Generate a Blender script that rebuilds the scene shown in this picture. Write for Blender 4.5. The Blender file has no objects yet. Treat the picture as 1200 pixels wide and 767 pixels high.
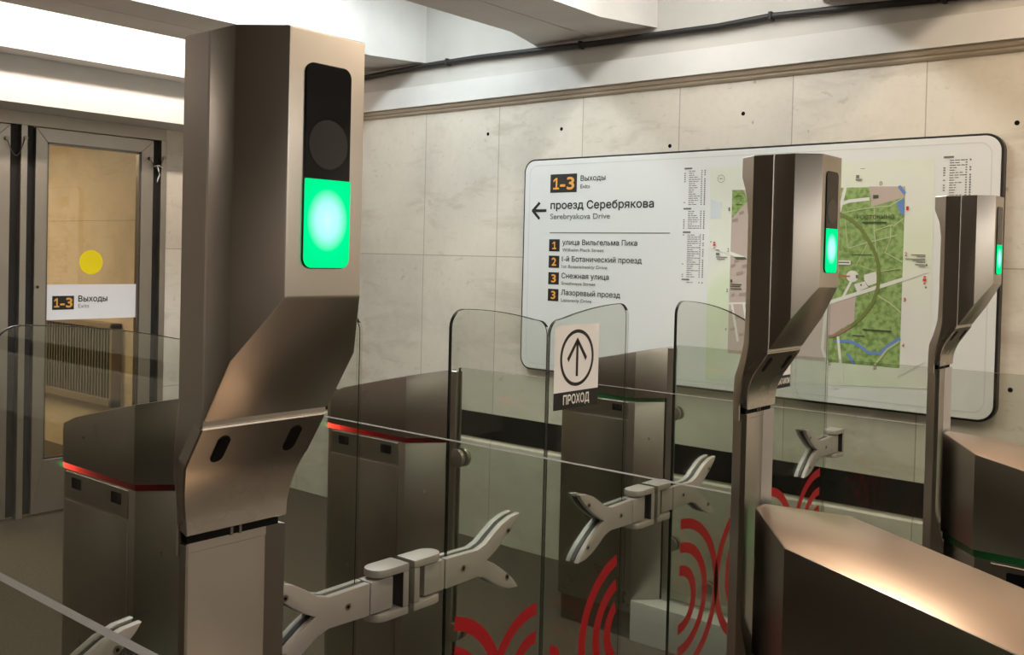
import bpy, bmesh, math, random
from mathutils import Vector, Matrix
from mathutils.geometry import delaunay_2d_cdt
R = random.Random(7)
scene = bpy.context.scene
COL = scene.collection
H = 1.42            # eye height above the floor
VC = 1.2375         # middle of every turnstile along Y
TH = (.400, 1.210, 2.020, 3.200)   # the four turnstiles of the row, along X
XW = 3.70           # right wall
YD = 5.20           # door plane
ZC = H + 1.02       # underside of the ceiling beams

# ------------------------------------------------------------------ materials
def newmat(name):
    m = bpy.data.materials.new(name); m.use_nodes = True
    nt = m.node_tree; nt.nodes.clear()
    out = nt.nodes.new('ShaderNodeOutputMaterial')
    return m, nt, out
def N(nt, typ, **kw):
    n = nt.nodes.new(typ)
    for k, v in kw.items(): setattr(n, k, v)
    return n
def setin(n, **kw):
    for k, v in kw.items():
        n.inputs[k.replace('_', ' ')].default_value = v
def rgb(c): return (c[0], c[1], c[2], 1)
def bsdf(nt, out, col=(.5,.5,.5), rough=.5, metal=0., spec=.5):
    b = nt.nodes.new('ShaderNodeBsdfPrincipled')
    b.inputs['Base Color'].default_value = rgb(col); b.inputs['Roughness'].default_value = rough
    b.inputs['Metallic'].default_value = metal; b.inputs['Specular IOR Level'].default_value = spec
    nt.links.new(b.outputs[0], out.inputs[0]); return b
def plain(name, col, rough=.5, metal=0., spec=.5):
    m, nt, out = newmat(name); bsdf(nt, out, col, rough, metal, spec); return m
def coords(nt, scale, kind='Object'):
    t = N(nt, 'ShaderNodeTexCoord'); mp = N(nt, 'ShaderNodeMapping')
    mp.inputs['Scale'].default_value = scale
    nt.links.new(t.outputs[kind], mp.inputs[0]); return mp.outputs[0]
def noise(nt, vec, scale, detail=4, rough=.55):
    n = N(nt, 'ShaderNodeTexNoise'); n.inputs['Scale'].default_value = scale
    n.inputs['Detail'].default_value = detail; n.inputs['Roughness'].default_value = rough
    if vec is not None: nt.links.new(vec, n.inputs['Vector'])
    return n.outputs['Fac']
def ramp(nt, fac, stops):
    r = N(nt, 'ShaderNodeValToRGB'); e = r.color_ramp.elements
    while len(e) < len(stops): e.new(.5)
    for i, (p, c) in enumerate(stops): e[i].position = p; e[i].color = rgb(c)
    nt.links.new(fac, r.inputs[0]); return r.outputs[0]
def math_(nt, op, a, b=None):
    n = N(nt, 'ShaderNodeMath', operation=op)
    for i, v in enumerate((a, b)):
        if v is None: continue
        if hasattr(v, 'links'): nt.links.new(v, n.inputs[i])
        else: n.inputs[i].default_value = v
    return n.outputs[0]
def mixc(nt, fac, a, b, blend='MIX'):
    n = N(nt, 'ShaderNodeMix', data_type='RGBA', blend_type=blend)
    for i, v in ((0, fac), (6, a), (7, b)):
        if hasattr(v, 'links'): nt.links.new(v, n.inputs[i])
        elif isinstance(v, tuple): n.inputs[i].default_value = rgb(v)
        else: n.inputs[i].default_value = v
    return n.outputs[2]
def bump(nt, b, h, strength, dist=.01):
    n = N(nt, 'ShaderNodeBump'); n.inputs['Strength'].default_value = strength
    n.inputs['Distance'].default_value = dist
    nt.links.new(h, n.inputs['Height']); nt.links.new(n.outputs[0], b.inputs['Normal'])

def steel(name, col, rough):
    m, nt, out = newmat(name); b = bsdf(nt, out, col, rough, 1.)
    g = noise(nt, coords(nt, (1, 1, 1)), 7.0, 3)
    nt.links.new(math_(nt, 'ADD', math_(nt, 'MULTIPLY', math_(nt, 'SUBTRACT', g, .5), .12), rough), b.inputs['Roughness'])
    c = mixc(nt, g, tuple(x * .94 for x in col), tuple(min(1, x * 1.06) for x in col))
    nt.links.new(c, b.inputs['Base Color'])
    return m
STEEL = steel('brushed_steel', (.46, .437, .40), .30)
STEELH = steel('brushed_steel_across', (.46, .437, .40), .27)
TOPST = steel('warm_reflection_steel_top', (.52, .405, .32), .30)  # warm reflection on the cabinet tops put into the steel colour
CABST = steel('cabinet_steel_dimmed', (.335, .315, .285), .29)  # same steel as the posts, colour darkened to stand in for dim reflections
DARKST = steel('dark_steel', (.20, .18, .16), .34)
PLATE = plain('pale_plinth', (.46, .46, .43), .42, .15)
ALU = steel('anodised_door_metal', (.42, .38, .33), .42)
CAST = plain('pale_cast_metal', (.38, .36, .338), .38, .25)
SCREW = plain('screw_metal', (.32, .28, .24), .35, 1.)
BLACK = plain('black_gap', (.003, .003, .003), .7, 0, .1)
DISPLAY = plain('black_display', (.006, .006, .007), .08, 0, .3)
LENSOFF = plain('unlit_lens', (.022, .019, .021), .16)
RUBBER_SHADE = plain('black_rubber_and_shade', (.015, .014, .013), .6)
WHITE = plain('white_print', (.78, .79, .77), .45)
INK = plain('black_print', (.012, .012, .011), .5)
GREYINK = plain('grey_print', (.16, .15, .14), .5)
ORANGE = plain('orange_print', (.78, .36, .06), .5)
REDINK = plain('red_print', (.50, .02, .02), .5)
REDFILM = plain('red_film', (.40, .006, .014), .4)
YELLOW = plain('yellow_film', (.88, .74, .0), .5)
VINYL = plain('white_vinyl', (.78, .79, .82), .45)

def emit(name, col, strength):
    m, nt, out = newmat(name); e = N(nt, 'ShaderNodeEmission')
    e.inputs[0].default_value = rgb(col); e.inputs[1].default_value = strength
    nt.links.new(e.outputs[0], out.inputs[0]); return m
def lamp_mat():                                   # lit lens: LED behind its middle
    m, nt, out = newmat('green_lamp_lens'); e = N(nt, 'ShaderNodeEmission')
    t = N(nt, 'ShaderNodeTexCoord'); vm = N(nt, 'ShaderNodeVectorMath', operation='LENGTH')
    mp = N(nt, 'ShaderNodeMapping'); mp.inputs['Scale'].default_value = (1, 0, .82)
    nt.links.new(t.outputs['Object'], mp.inputs[0]); nt.links.new(mp.outputs[0], vm.inputs[0])
    d = math_(nt, 'DIVIDE', vm.outputs[1], .045)
    c = ramp(nt, d, [(0., (.52, 1.0, .90)), (.20, (.36, 1.0, .82)), (.36, (.0, .80, .27)), (.72, (.0, .74, .20)), (1., (.0, .48, .11))])
    nt.links.new(c, e.inputs[0]); e.inputs[1].default_value = 1.05
    nt.links.new(e.outputs[0], out.inputs[0]); return m
LAMP = lamp_mat()
def led_mat(name, col, sign):                     # light guide, LEDs at its outer end
    m, nt, out = newmat(name); b = bsdf(nt, out, (col[0]*.06+.01, col[1]*.035+.008, col[2]*.03+.008), .2)
    t = N(nt, 'ShaderNodeTexCoord'); s = N(nt, 'ShaderNodeSeparateXYZ')
    nt.links.new(t.outputs['Object'], s.inputs[0])
    y = math_(nt, 'MULTIPLY', s.outputs[1], float(sign))
    mr = N(nt, 'ShaderNodeMapRange'); mr.inputs[1].default_value = .70; mr.inputs[2].default_value = 1.11
    mr.inputs[3].default_value = 0.; mr.inputs[4].default_value = 1.
    nt.links.new(y, mr.inputs[0])
    p = math_(nt, 'POWER', mr.outputs[0], 8.0)
    st = math_(nt, 'ADD', math_(nt, 'MULTIPLY', p, 6.0), math_(nt, 'MULTIPLY', mr.outputs[0], .16 if col[0] > .5 else .05))
    b.inputs['Emission Color'].default_value = rgb(col); nt.links.new(st, b.inputs['Emission Strength'])
    return m
LEDR = led_mat('red_light_guide', (1., .008, .02), 1)
LEDRG = led_mat('green_light_guide_rear', (.02, 1., .22), 1)
LEDG = led_mat('green_light_guide', (.02, 1., .22), -1)

def glass(name, tint, mul=1.0, rough=.0):
    m, nt, out = newmat(name)
    tr = N(nt, 'ShaderNodeBsdfTransparent'); tr.inputs[0].default_value = rgb(tint)
    gl = N(nt, 'ShaderNodeBsdfGlossy'); gl.inputs['Roughness'].default_value = rough
    lw = N(nt, 'ShaderNodeLayerWeight'); lw.inputs[0].default_value = .5      # facing = 1 - |cos|
    f = math_(nt, 'ADD', math_(nt, 'MULTIPLY', math_(nt, 'POWER', lw.outputs['Facing'], 5.0), .96), .04)
    mx = N(nt, 'ShaderNodeMixShader')
    nt.links.new(math_(nt, 'MULTIPLY', f, mul), mx.inputs[0])
    nt.links.new(tr.outputs[0], mx.inputs[1]); nt.links.new(gl.outputs[0], mx.inputs[2])
    nt.links.new(mx.outputs[0], out.inputs[0]); return m
GLASS = glass('barrier_glass', (.90, .917, .888))
DGLASS = glass('door_glass', (.95, .95, .93))
EDGE = plain('glass_edge', (.012, .016, .012), .2, 0, .5)
EDGEL = plain('ground_glass_edge', (.11, .105, .095), .45, 0, .6)

def marble(name, base, dark, joint=None, vertical='XZ', pits=True, rough=.35, off=(0, 0)):
    m, nt, out = newmat(name); b = bsdf(nt, out, base, rough, 0, .4)
    v = coords(nt, (1, 1, 1))
    n1 = noise(nt, v, 2.2, 8, .62); n2 = noise(nt, coords(nt, (1, 1, 1.4)), 4., 4, .6); n3 = noise(nt, v, 40., 3)
    lo = tuple(x * .74 for x in base); hi = tuple(min(1, x * 1.10) for x in base)
    c = ramp(nt, n1, [(.34, lo), (.50, base), (.66, hi)])
    # drifting grey streaks, then small brown flecks gathered in patches
    mp = N(nt, 'ShaderNodeMapping'); mp.inputs['Rotation'].default_value = (.6, 0, 0); mp.inputs['Scale'].default_value = (1, .8, 2.6)
    nt.links.new(v, mp.inputs[0])
    st = N(nt, 'ShaderNodeTexNoise'); st.inputs['Scale'].default_value = 2.6; st.inputs['Detail'].default_value = 9; st.inputs['Roughness'].default_value = .66; st.inputs['Distortion'].default_value = .7
    nt.links.new(mp.outputs[0], st.inputs['Vector'])
    c = mixc(nt, math_(nt, 'MULTIPLY', ramp(nt, st.outputs['Fac'], [(.52, (0, 0, 0)), (.68, (1, 1, 1))]), .75), c, dark)
    fl = math_(nt, 'MULTIPLY', ramp(nt, noise(nt, coords(nt, (1, .8, 1.3)), 26., 5, .6), [(.60, (0, 0, 0)), (.68, (1, 1, 1))]), ramp(nt, n2, [(.45, (0, 0, 0)), (.62, (1, 1, 1))]))
    c = mixc(nt, math_(nt, 'MULTIPLY', fl, .80), c, dark)
    c = mixc(nt, math_(nt, 'MULTIPLY', ramp(nt, n3, [(.35, (1, 1, 1)), (.5, (0, 0, 0))]), .10), c, dark)
    if pits:
        vo = N(nt, 'ShaderNodeTexVoronoi'); vo.inputs['Scale'].default_value = 7.
        nt.links.new(coords(nt, (1, 1, .7)), vo.inputs['Vector'])
        pf = math_(nt, 'LESS_THAN', vo.outputs['Distance'], .045)
        gate = math_(nt, 'GREATER_THAN', noise(nt, v, 3.1, 2), .50)
        c = mixc(nt, math_(nt, 'MULTIPLY', math_(nt, 'MULTIPLY', pf, gate), .75), c, (.10, .08, .06))
    if joint:
        w, h = joint
        s = N(nt, 'ShaderNodeSeparateXYZ'); nt.links.new(v, s.inputs[0])
        a = s.outputs[0] if vertical == 'XZ' else s.outputs[1]
        z = s.outputs[1] if vertical == 'XY' else s.outputs[2]
        if vertical == 'XY': a = s.outputs[0]
        a = math_(nt, 'DIVIDE', math_(nt, 'ADD', a, off[0] + 50 * w), w); z = math_(nt, 'DIVIDE', math_(nt, 'ADD', z, off[1] + 50 * h), h)
        cx = N(nt, 'ShaderNodeCombineXYZ'); nt.links.new(math_(nt, 'FLOOR', a), cx.inputs[0]); nt.links.new(math_(nt, 'FLOOR', z), cx.inputs[1])
        wn = N(nt, 'ShaderNodeTexWhiteNoise', noise_dimensions='3D'); nt.links.new(cx.outputs[0], wn.inputs[0])
        c = mixc(nt, .5, c, ramp(nt, wn.outputs[0], [(0., tuple(x * .86 for x in base)), (.5, base), (1., tuple(min(1, x * 1.08) for x in base))]))
        ja = math_(nt, 'LESS_THAN', math_(nt, 'FRACT', a), .0045 / w); jz = math_(nt, 'LESS_THAN', math_(nt, 'FRACT', z), .0045 / h)
        j = math_(nt, 'MAXIMUM', ja, jz)
        c = mixc(nt, math_(nt, 'MULTIPLY', j, .62), c, (.24, .20, .15))
    nt.links.new(c, b.inputs['Base Color']); return m
WALLM = marble('wall_marble', (.66, .615, .53), (.33, .28, .20), (.512, .80), 'YZ', True, .42, (-.13, .18))
WALLD = marble('vestibule_marble', (.63, .52, .36), (.36, .28, .18), (2.4, 1.6), 'YZ', False, .45)
def granite():
    m, nt, out = newmat('floor_granite'); b = bsdf(nt, out, (.12, .09, .06), .5, 0, .3)
    f = noise(nt, coords(nt, (1, 1, 1)), 130., 4, .7); g = noise(nt, coords(nt, (1, 1, 1)), 1.6, 4)
    c = ramp(nt, f, [(.34, (.030, .022, .015)), (.5, (.072, .055, .038)), (.66, (.15, .115, .08))])
    nt.links.new(mixc(nt, math_(nt, 'MULTIPLY', g, .5), c, (.075, .058, .042)), b.inputs['Base Color']); return m
FLOORM = granite()
DARKWALL = marble('dimmed_wall_marble', (.34, .28, .22), (.12, .10, .07), (.9, .72), 'YZ', False, .35)  # for the unseen left wall, darkened to dim what the steel reflects
BANDM = plain('black_stone', (.010, .010, .010), .25)
def plaster(name, col, rough=.75):
    m, nt, out = newmat(name); b = bsdf(nt, out, col, rough, 0, .3)
    f = noise(nt, coords(nt, (1, 1, 1)), 3., 7, .6)
    nt.links.new(ramp(nt, f, [(.3, tuple(x * .91 for x in col)), (.7, tuple(min(1, x * 1.04) for x in col))]), b.inputs['Base Color'])
    bump(nt, b, noise(nt, coords(nt, (1, 1, 1)), 60., 3), .05, .003); return m
PLASTER = plaster('painted_plaster', (.70, .69, .66))
BEAMM = plaster('beam_plaster', (.74, .71, .67))
UPWALL = plaster('upper_wall_plaster', (.56, .54, .50))
LEDGEM = plaster('ledge_plaster', (.50, .42, .32))

# ------------------------------------------------------------------ mesh tools
class MB:
    def __init__(s): s.bm = bmesh.new()
    def poly_prism(s, pts, axis, a, b, mi=0):
        """extrude a 2-D outline along an axis from a to b (axis 'x': (y,z); 'y': (x,z); 'z': (x,y))"""
        def P(p, t):
            return {'x': (t, p[0], p[1]), 'y': (p[0], t, p[1]), 'z': (p[0], p[1], t)}[axis]
        lo = [s.bm.verts.new(P(p, a)) for p in pts]; hi = [s.bm.verts.new(P(p, b)) for p in pts]
        n = len(pts); fs = [s.bm.faces.new(lo), s.bm.faces.new(hi)]
        for i in range(n): fs.append(s.bm.faces.new((lo[i], lo[(i + 1) % n], hi[(i + 1) % n], hi[i])))
        for f in fs: f.material_index = mi
        return fs
    def box(s, x0, x1, y0, y1, z0, z1, mi=0):
        return s.poly_prism([(x0, y0), (x1, y0), (x1, y1), (x0, y1)], 'z', z0, z1, mi)
    def disc(s, c, r, axis, a, b, n=24, mi=0, sx=1., sy=1.):
        return s.poly_prism([(c[0] + r * sx * math.cos(2 * math.pi * i / n), c[1] + r * sy * math.sin(2 * math.pi * i / n)) for i in range(n)], axis, a, b, mi)
    def loft(s, rings, caps=True, mi=0):
        vs = [[s.bm.verts.new(p) for p in r] for r in rings]; n = len(rings[0])
        for a, b in zip(vs, vs[1:]):
            for i in range(n):
                f = s.bm.faces.new((a[i], a[(i + 1) % n], b[(i + 1) % n], b[i])); f.material_index = mi
        if caps:
            s.bm.faces.new(vs[0]).material_index = mi; s.bm.faces.new(vs[-1]).material_index = mi
    def face(s, pts, mi=0):
        f = s.bm.faces.new([s.bm.verts.new(p) for p in pts]); f.material_index = mi
    def tube(s, pts, r, n=8, mi=0):
        pts = [Vector(p) for p in pts]; rings = []
        for i, p in enumerate(pts):
            t = (pts[min(i + 1, len(pts) - 1)] - pts[max(i - 1, 0)]).normalized()
            u = t.cross(Vector((0, 0, 1)))
            if u.length < .05: u = t.cross(Vector((1, 0, 0)))
            u.normalize(); w = t.cross(u)
            rings.append([p + r * (math.cos(2 * math.pi * k / n) * u + math.sin(2 * math.pi * k / n) * w) for k in range(n)])
        s.loft(rings, True, mi)
    def bevel(s, w, seg=2, ang=25):
        bmesh.ops.recalc_face_normals(s.bm, faces=s.bm.faces)
        es = [e for e in s.bm.edges if len(e.link_faces) == 2 and e.calc_face_angle(0) > math.radians(ang)]
        bmesh.ops.bevel(s.bm, geom=es, offset=w, segments=seg, affect='EDGES', clamp_overlap=True, profile=.6)
        return s
    def mesh(s, name, mats, shift=(0, 0, 0), smooth=False, recalc=True):
        if recalc: bmesh.ops.recalc_face_normals(s.bm, faces=s.bm.faces)
        bmesh.ops.translate(s.bm, verts=s.bm.verts, vec=Vector(shift))
        me = bpy.data.meshes.new(name); s.bm.to_mesh(me); s.bm.free()
        for m in (mats if isinstance(mats, (list, tuple)) else [mats]): me.materials.append(m)
        for p in me.polygons: p.use_smooth = True
        if not smooth: me.set_sharp_from_angle(angle=math.radians(20))
        return me
def link(name, me, parent=None, loc=(0, 0, 0)):
    o = bpy.data.objects.new(name, me); COL.objects.link(o); o.location = loc
    if parent: o.parent = parent
    return o
def tag(o, label=None, cat=None, group=None, kind=None):
    for k, v in (('label', label), ('category', cat), ('group', group), ('kind', kind)):
        if v: o[k] = v
    return o
def empty(name, loc):
    o = bpy.data.objects.new(name, None); COL.objects.link(o); o.location = loc; o.empty_display_size = .1
    return o
def digit_one(mb, f, x0, x1, zb, cap):
    """a 1 with flag and foot between x0 and x1"""
    c = (x0 + x1) / 2 + (x1 - x0) * .06; t = cap * .085; q = lambda *p: mb.face([f(*v) for v in p])
    q((x0, zb), (x1, zb), (x1, zb + t * 1.8), (x0, zb + t * 1.8)); q((c - t, zb + t * 1.8), (c + t, zb + t * 1.8), (c + t, zb + cap), (c - t, zb + cap))
    q((c - t, zb + cap), (x0 + (x1 - x0) * .02, zb + cap * .80), (x0 + (x1 - x0) * .02, zb + cap * .62), (c - t, zb + cap * .80))
def rrect(x0, x1, y0, y1, r, n=6):
    rs = r if isinstance(r, (list, tuple)) else (r,) * 4
    out = []
    for (cx, cy, a0, rr) in ((x1, y1, 0, rs[0]), (x0, y1, 90, rs[1]), (x0, y0, 180, rs[2]), (x1, y0, 270, rs[3])):
        ox = cx - rr if cx == x1 else cx + rr; oy = cy - rr if cy == y1 else cy + rr
        for i in range(n + 1):
            a = math.radians(a0 + 90 * i / n); out.append((ox + rr * math.cos(a), oy + rr * math.sin(a)))
    return out
def text_mesh(body):
    """lettering outlines filled letter by letter, so that crossing strokes stay clean"""
    cu = bpy.data.curves.new('lettering', 'FONT'); cu.body = body; cu.size = 1
    o = bpy.data.objects.new('lettering', cu); COL.objects.link(o)
    c2 = o.to_curve(bpy.context.evaluated_depsgraph_get()); loops = []
    for sp in c2.splines:
        bp = sp.bezier_points; n = len(bp); L = []
        for i in range(n):
            p, q = bp[i], bp[(i + 1) % n]; p0, p1, p2, p3 = p.co, p.handle_right, q.handle_left, q.co
            k = 1 if abs((p1 - p0).cross(p3 - p0).z) + abs((p2 - p0).cross(p3 - p0).z) < 1e-5 else 5
            for j in range(k):
                t = j / k; L.append(((1 - t) ** 3 * p0 + 3 * (1 - t) ** 2 * t * p1 + 3 * (1 - t) * t * t * p2 + t ** 3 * p3).to_2d())
        loops.append(L)
    o.to_curve_clear(); bpy.data.objects.remove(o); bpy.data.curves.remove(cu)
    # group contours into letters, then keep the triangles that lie inside (non-zero winding)
    spans = sorted((min(p.x for p in L), max(p.x for p in L), i) for i, L in enumerate(loops))
    letters = []
    for x0, x1, i in spans:
        if letters and x0 < letters[-1][0] - .002: letters[-1][1].append(loops[i]); letters[-1][0] = max(letters[-1][0], x1)
        else: letters.append([x1, [loops[i]]])
    V, F = [], []
    for _, ls in letters:
        pts, eds = [], []
        for L in ls:
            n0 = len(pts); pts += L; eds += [(n0 + i, n0 + (i + 1) % len(L)) for i in range(len(L))]
        vs, _e, fs = delaunay_2d_cdt(pts, eds, [], 0, 1e-5)[:3]; base = len(V); V += [(v.x, v.y, 0) for v in vs]
        for f in fs:
            cx = sum(vs[i].x for i in f) / len(f); cy = sum(vs[i].y for i in f) / len(f); wn = 0
            for L in ls:
                for u, v in zip(L, L[1:] + L[:1]):
                    if (u.y > cy) != (v.y > cy) and cx < (v.x - u.x) * (cy - u.y) / (v.y - u.y) + u.x: wn += 1 if v.y > u.y else -1
            if wn: F.append(tuple(base + i for i in f))
    me = bpy.data.meshes.new('lettering'); me.from_pydata(V, [], F); return me
_h = text_mesh('H'); CAP = max(v.co.y for v in _h.vertices); bpy.data.meshes.remove(_h)
def add_text(mb, body, frame, s0, s1, zb, cap, mi=0, bold=0.):
    """letters fitted between s0 and s1 on baseline zb; frame maps (s, z) to 3-D. bold thickens the strokes"""
    me = text_mesh(body); xs = [v.co.x for v in me.vertices]; x0, x1 = min(xs), max(xs)
    kx = (s1 - s0) / (x1 - x0); ky = cap / CAP
    o = Vector(frame(0, 0)); nrm = (Vector(frame(1, 0)) - o).cross(Vector(frame(0, 1)) - o).normalized()
    for k, db in enumerate(((0., 0.),) if not bold else ((bold, 0), (-bold, 0), (0, bold), (0, -bold), (0, 0))):
        vs = [mb.bm.verts.new(Vector(frame(s0 + (v.co.x - x0) * kx + db[0], zb + v.co.y * ky + db[1])) + nrm * (.0001 * k + v.co.z)) for v in me.vertices]
        for p in me.polygons:
            try: f = mb.bm.faces.new([vs[i] for i in p.vertices]); f.material_index = mi
            except ValueError: pass
    bpy.data.meshes.remove(me)

# ------------------------------------------------------------------ turnstiles
SH = (0, -VC, 0)
def Zz(z): return z + H
W = .104
TOPS = [(1.900, .014, -.320), (1.982, W, -.338), (2.06, W, -.355), (2.150, W, -.375), (2.245, W, -.397), (2.305, W, -.418), (2.330, .094, -.432), (2.345, .070, -.446)]
def cabinet_upper(front):
    mb = MB(); z0 = Zz(-.513)
    f = (lambda v: 2 * VC - v) if front else (lambda v: v)
    top = [[mb.bm.verts.new((sg * w, f(v), Zz(z))) for sg in (-1, 1)] for v, w, z in TOPS]
    bot = [[mb.bm.verts.new((sg * w, f(v), z0)) for sg in (-1, 1)] for v, w, z in TOPS]
    F = mb.bm.faces.new
    for i in range(len(TOPS) - 1):
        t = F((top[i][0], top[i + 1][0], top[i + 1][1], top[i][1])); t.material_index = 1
        F((bot[i][0], bot[i][1], bot[i + 1][1], bot[i + 1][0]))
        for k in (0, 1): F((top[i][k], bot[i][k], bot[i + 1][k], top[i + 1][k]))
    F((top[0][0], top[0][1], bot[0][1], bot[0][0])); F((top[-1][0], bot[-1][0], bot[-1][1], top[-1][1]))
    mb.bevel(.0028, 2, 22)
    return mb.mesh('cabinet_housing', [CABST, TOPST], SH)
def plan(front, inset, n=5):
    f = (lambda v: 2 * VC - v) if front else (lambda v: v)
    w = W - inset
    right = [(.014, 1.900 + inset * 1.2), (w, 1.982 + inset * .5), (w, 2.305), (w * .92, 2.334 - inset), (w * .70, 2.346 - inset)]
    pts = [(x, f(v)) for x, v in right] + [(-x, f(v)) for x, v in reversed(right)]
    return pts
def led_mesh(front, m):
    mb = MB(); mb.poly_prism(plan(front, .004), 'z', Zz(-.5268), Zz(-.5128)); return mb.mesh('light_strip', m, SH)
def cabinet_lower(front):
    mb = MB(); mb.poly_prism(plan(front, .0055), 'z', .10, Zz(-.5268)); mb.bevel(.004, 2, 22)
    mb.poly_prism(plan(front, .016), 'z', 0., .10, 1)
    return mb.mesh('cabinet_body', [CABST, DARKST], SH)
def side_panels(front):
    """(name, mesh) for the flush panels and sensor windows of both long sides"""
    f = (lambda v: 2 * VC - v) if front else (lambda v: v)
    x = W - .0055; out = []
    for sg in (-1, 1):
        a, b = sorted((f(2.012), f(2.300)))
        up, lo = MB(), MB()
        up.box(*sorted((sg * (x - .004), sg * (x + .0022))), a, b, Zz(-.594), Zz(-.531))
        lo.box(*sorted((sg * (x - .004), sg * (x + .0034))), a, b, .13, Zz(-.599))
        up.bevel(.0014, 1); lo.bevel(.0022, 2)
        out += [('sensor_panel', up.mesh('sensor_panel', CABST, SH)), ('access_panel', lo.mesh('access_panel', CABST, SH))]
        for vc in (2.062, 2.245):
            c = f(vc); win = MB(); win.poly_prism(rrect(c - .022, c + .022, Zz(-.5675), Zz(-.5425), .003, 2), 'x', *sorted((sg * (x + .0005), sg * (x + .0032))))
            out.append(('sensor_window', win.mesh('sensor_window', DISPLAY, SH)))
    return out
def glass_channel():
    mb = MB(); mb.box(-.013, .013, 1.874, 1.902, .02, Zz(-.322)); mb.bevel(.002, 1)
    return mb.mesh('glass_channel', STEEL, SH)
def barrier():
    mb = MB(); mb.poly_prism(rrect(.600, 1.874, Zz(-1.262), Zz(-.312), .004, 2), 'x', -.005, .005)
    bmesh.ops.recalc_face_normals(mb.bm, faces=mb.bm.faces)
    for f in mb.bm.faces: f.material_index = 0 if abs(f.normal.x) > .9 else 1
    return mb.mesh('glass_barrier', [GLASS, EDGEL], SH)
def knob(v, z):
    mb = MB(); mb.disc((v, Zz(z)), .026, 'x', -.019, -.006, 28); mb.disc((v, Zz(z)), .026, 'x', .006, .019, 28); mb.bevel(.0025, 2)
    mb.disc((v, Zz(z)), .009, 'x', -.008, .008, 14)
    return mb.mesh('glass_fitting', STEEL, SH)
def base():
    mb = MB(); mb.box(-.0985, .0985, 2 * VC - 1.982, 1.982, 0, .150); mb.bevel(.003, 2); return mb.mesh('base_plinth', PLATE, SH)
# --- post: spine, column front, shroud, head
def post_section(y): return y
def head_shell():
    """front shell of the head: flat lamp panel, two bevelled cheeks, cut off obliquely below"""
    mb = MB(); zt = Zz(.138)
    cut = lambda v: Zz(-.028 - 1.49 * (v - .490))
    prof = [(-.030, .490), (.030, .490), (.050, .5175), (.050, .5446), (-.050, .5446), (-.050, .5175)]
    mb.loft([[(u, v, cut(v)) for u, v in prof], [(u, v, zt) for u, v in prof]])
    mb.bevel(.0014, 2, 20)
    return mb.mesh('indicator_head', STEEL, SH)
def spine():
    """rear shell of the head running down into the full-height column"""
    mb = MB()
    # side outline: front edge and rear edge along z
    rows = [(.138, .5452, .600, .573, .028), (.112, .5452, .600, .573, .028), (.088, .5452, .588, .573, .038), (.060, .5452, .583, .573, .042),
            (-.06, .5452, .583, .573, .042), (-.100, .5452, .585, .573, .040), (-.112, .5462, .588, .575, .038), (-.130, .5630, .594, .578, .034), (-.150, .5770, .602, .584, .030), (-.172, .5830, .604, .587, .028), (-.184, .5880, .604, .590, .028), (-.206, .5880, .604, .590, .028)]
    rings = []
    for z, vf, vb, vs, ub in rows:
        h = .050 if z > -.13 else (.050 - .010 * min(1, (-.13 - z) / .05))
        vs2 = max(vs, vf + .002)
        rings.append([(-h, vf, Zz(z)), (-h, vs2, Zz(z)), (-ub, vb, Zz(z)), (ub, vb, Zz(z)), (h, vs2, Zz(z)), (h, vf, Zz(z))])
    mb.loft(rings); mb.bevel(.0010, 1, 40)
    return mb.mesh('head_back_shell', STEEL, SH)
def column():
    mb = MB()
    def ring(z, tip, foot=0.):
        return [(-.040, tip - foot, z), (-.031, .5885 - foot, z), (.031, .5885 - foot, z), (.040, tip - foot, z), (.040, .585, z), (.026, .604, z), (-.026, .604, z), (-.040, .585, z)]
    zs = [(.0, .016), (Zz(-.54), .016), (Zz(-.47), 0.), (Zz(-.1962), 0.)]
    mb.loft([ring(z, .5775, f) for z, f in zs])
    mb.box(-.037, .037, .5815, .5895, Zz(-.1966), Zz(-.188), 1); mb.box(-.0035, -.0015, .5806, .5825, Zz(-.197), Zz(-.190), 2); mb.box(.0035, .0055, .5806, .5825, Zz(-.197), Zz(-.190), 2)  # black insert stands in for the shade in the gap below the shroud
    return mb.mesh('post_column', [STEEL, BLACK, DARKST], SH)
def shroud():
    mb = MB()
    def bez(p, n):
        return [tuple((1 - t) ** 2 * a + 2 * t * (1 - t) * b_ + t * t * c_ for a, b_, c_ in zip(*p)) for t in [i / n for i in range(n + 1)]]
    path = [(.5455, -.1135)] + bez([(.5620, -.1380), (.5760, -.1585), (.5765, -.1800)], 10) + [(.5765, -.1905)]
    half = [.0500] + [.0500 - .0085 * max(0, (i - 1) / 9) ** .8 for i in range(11)] + [.0408]
    rings = []
    for (v, z), h in zip(path, half):
        rings.append([(-h, v, Zz(z)), (h, v, Zz(z)), (h, v + .010, Zz(z + .004)), (-h, v + .010, Zz(z + .004))])
    mb.loft(rings); mb.bevel(.0010, 1, 50)
    return mb.mesh('post_shroud', STEELH, SH)
def slot(u):
    mb = MB(); d = Vector((0, .5565 - .5455, -.1290 + .1135)).normalized(); nrm = Vector((0, d.z, -d.y))
    if nrm.y > 0: nrm = -nrm
    c = Vector((u, .5568, Zz(-.1302))); hw, hl = .0047, .0066; pts = []
    for i in range(20):
        a = 2 * math.pi * i / 20; pts.append((hw * math.cos(a), (hl if math.sin(a) >= 0 else -hl) + hw * math.sin(a)))
    lo = [c + Vector((x, 0, 0)) + d * y - nrm * .003 for x, y in pts]; hi = [c + Vector((x, 0, 0)) + d * y + nrm * .0007 for x, y in pts]
    mb.loft([lo, hi]); return mb.mesh('slot', BLACK, SH)
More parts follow.
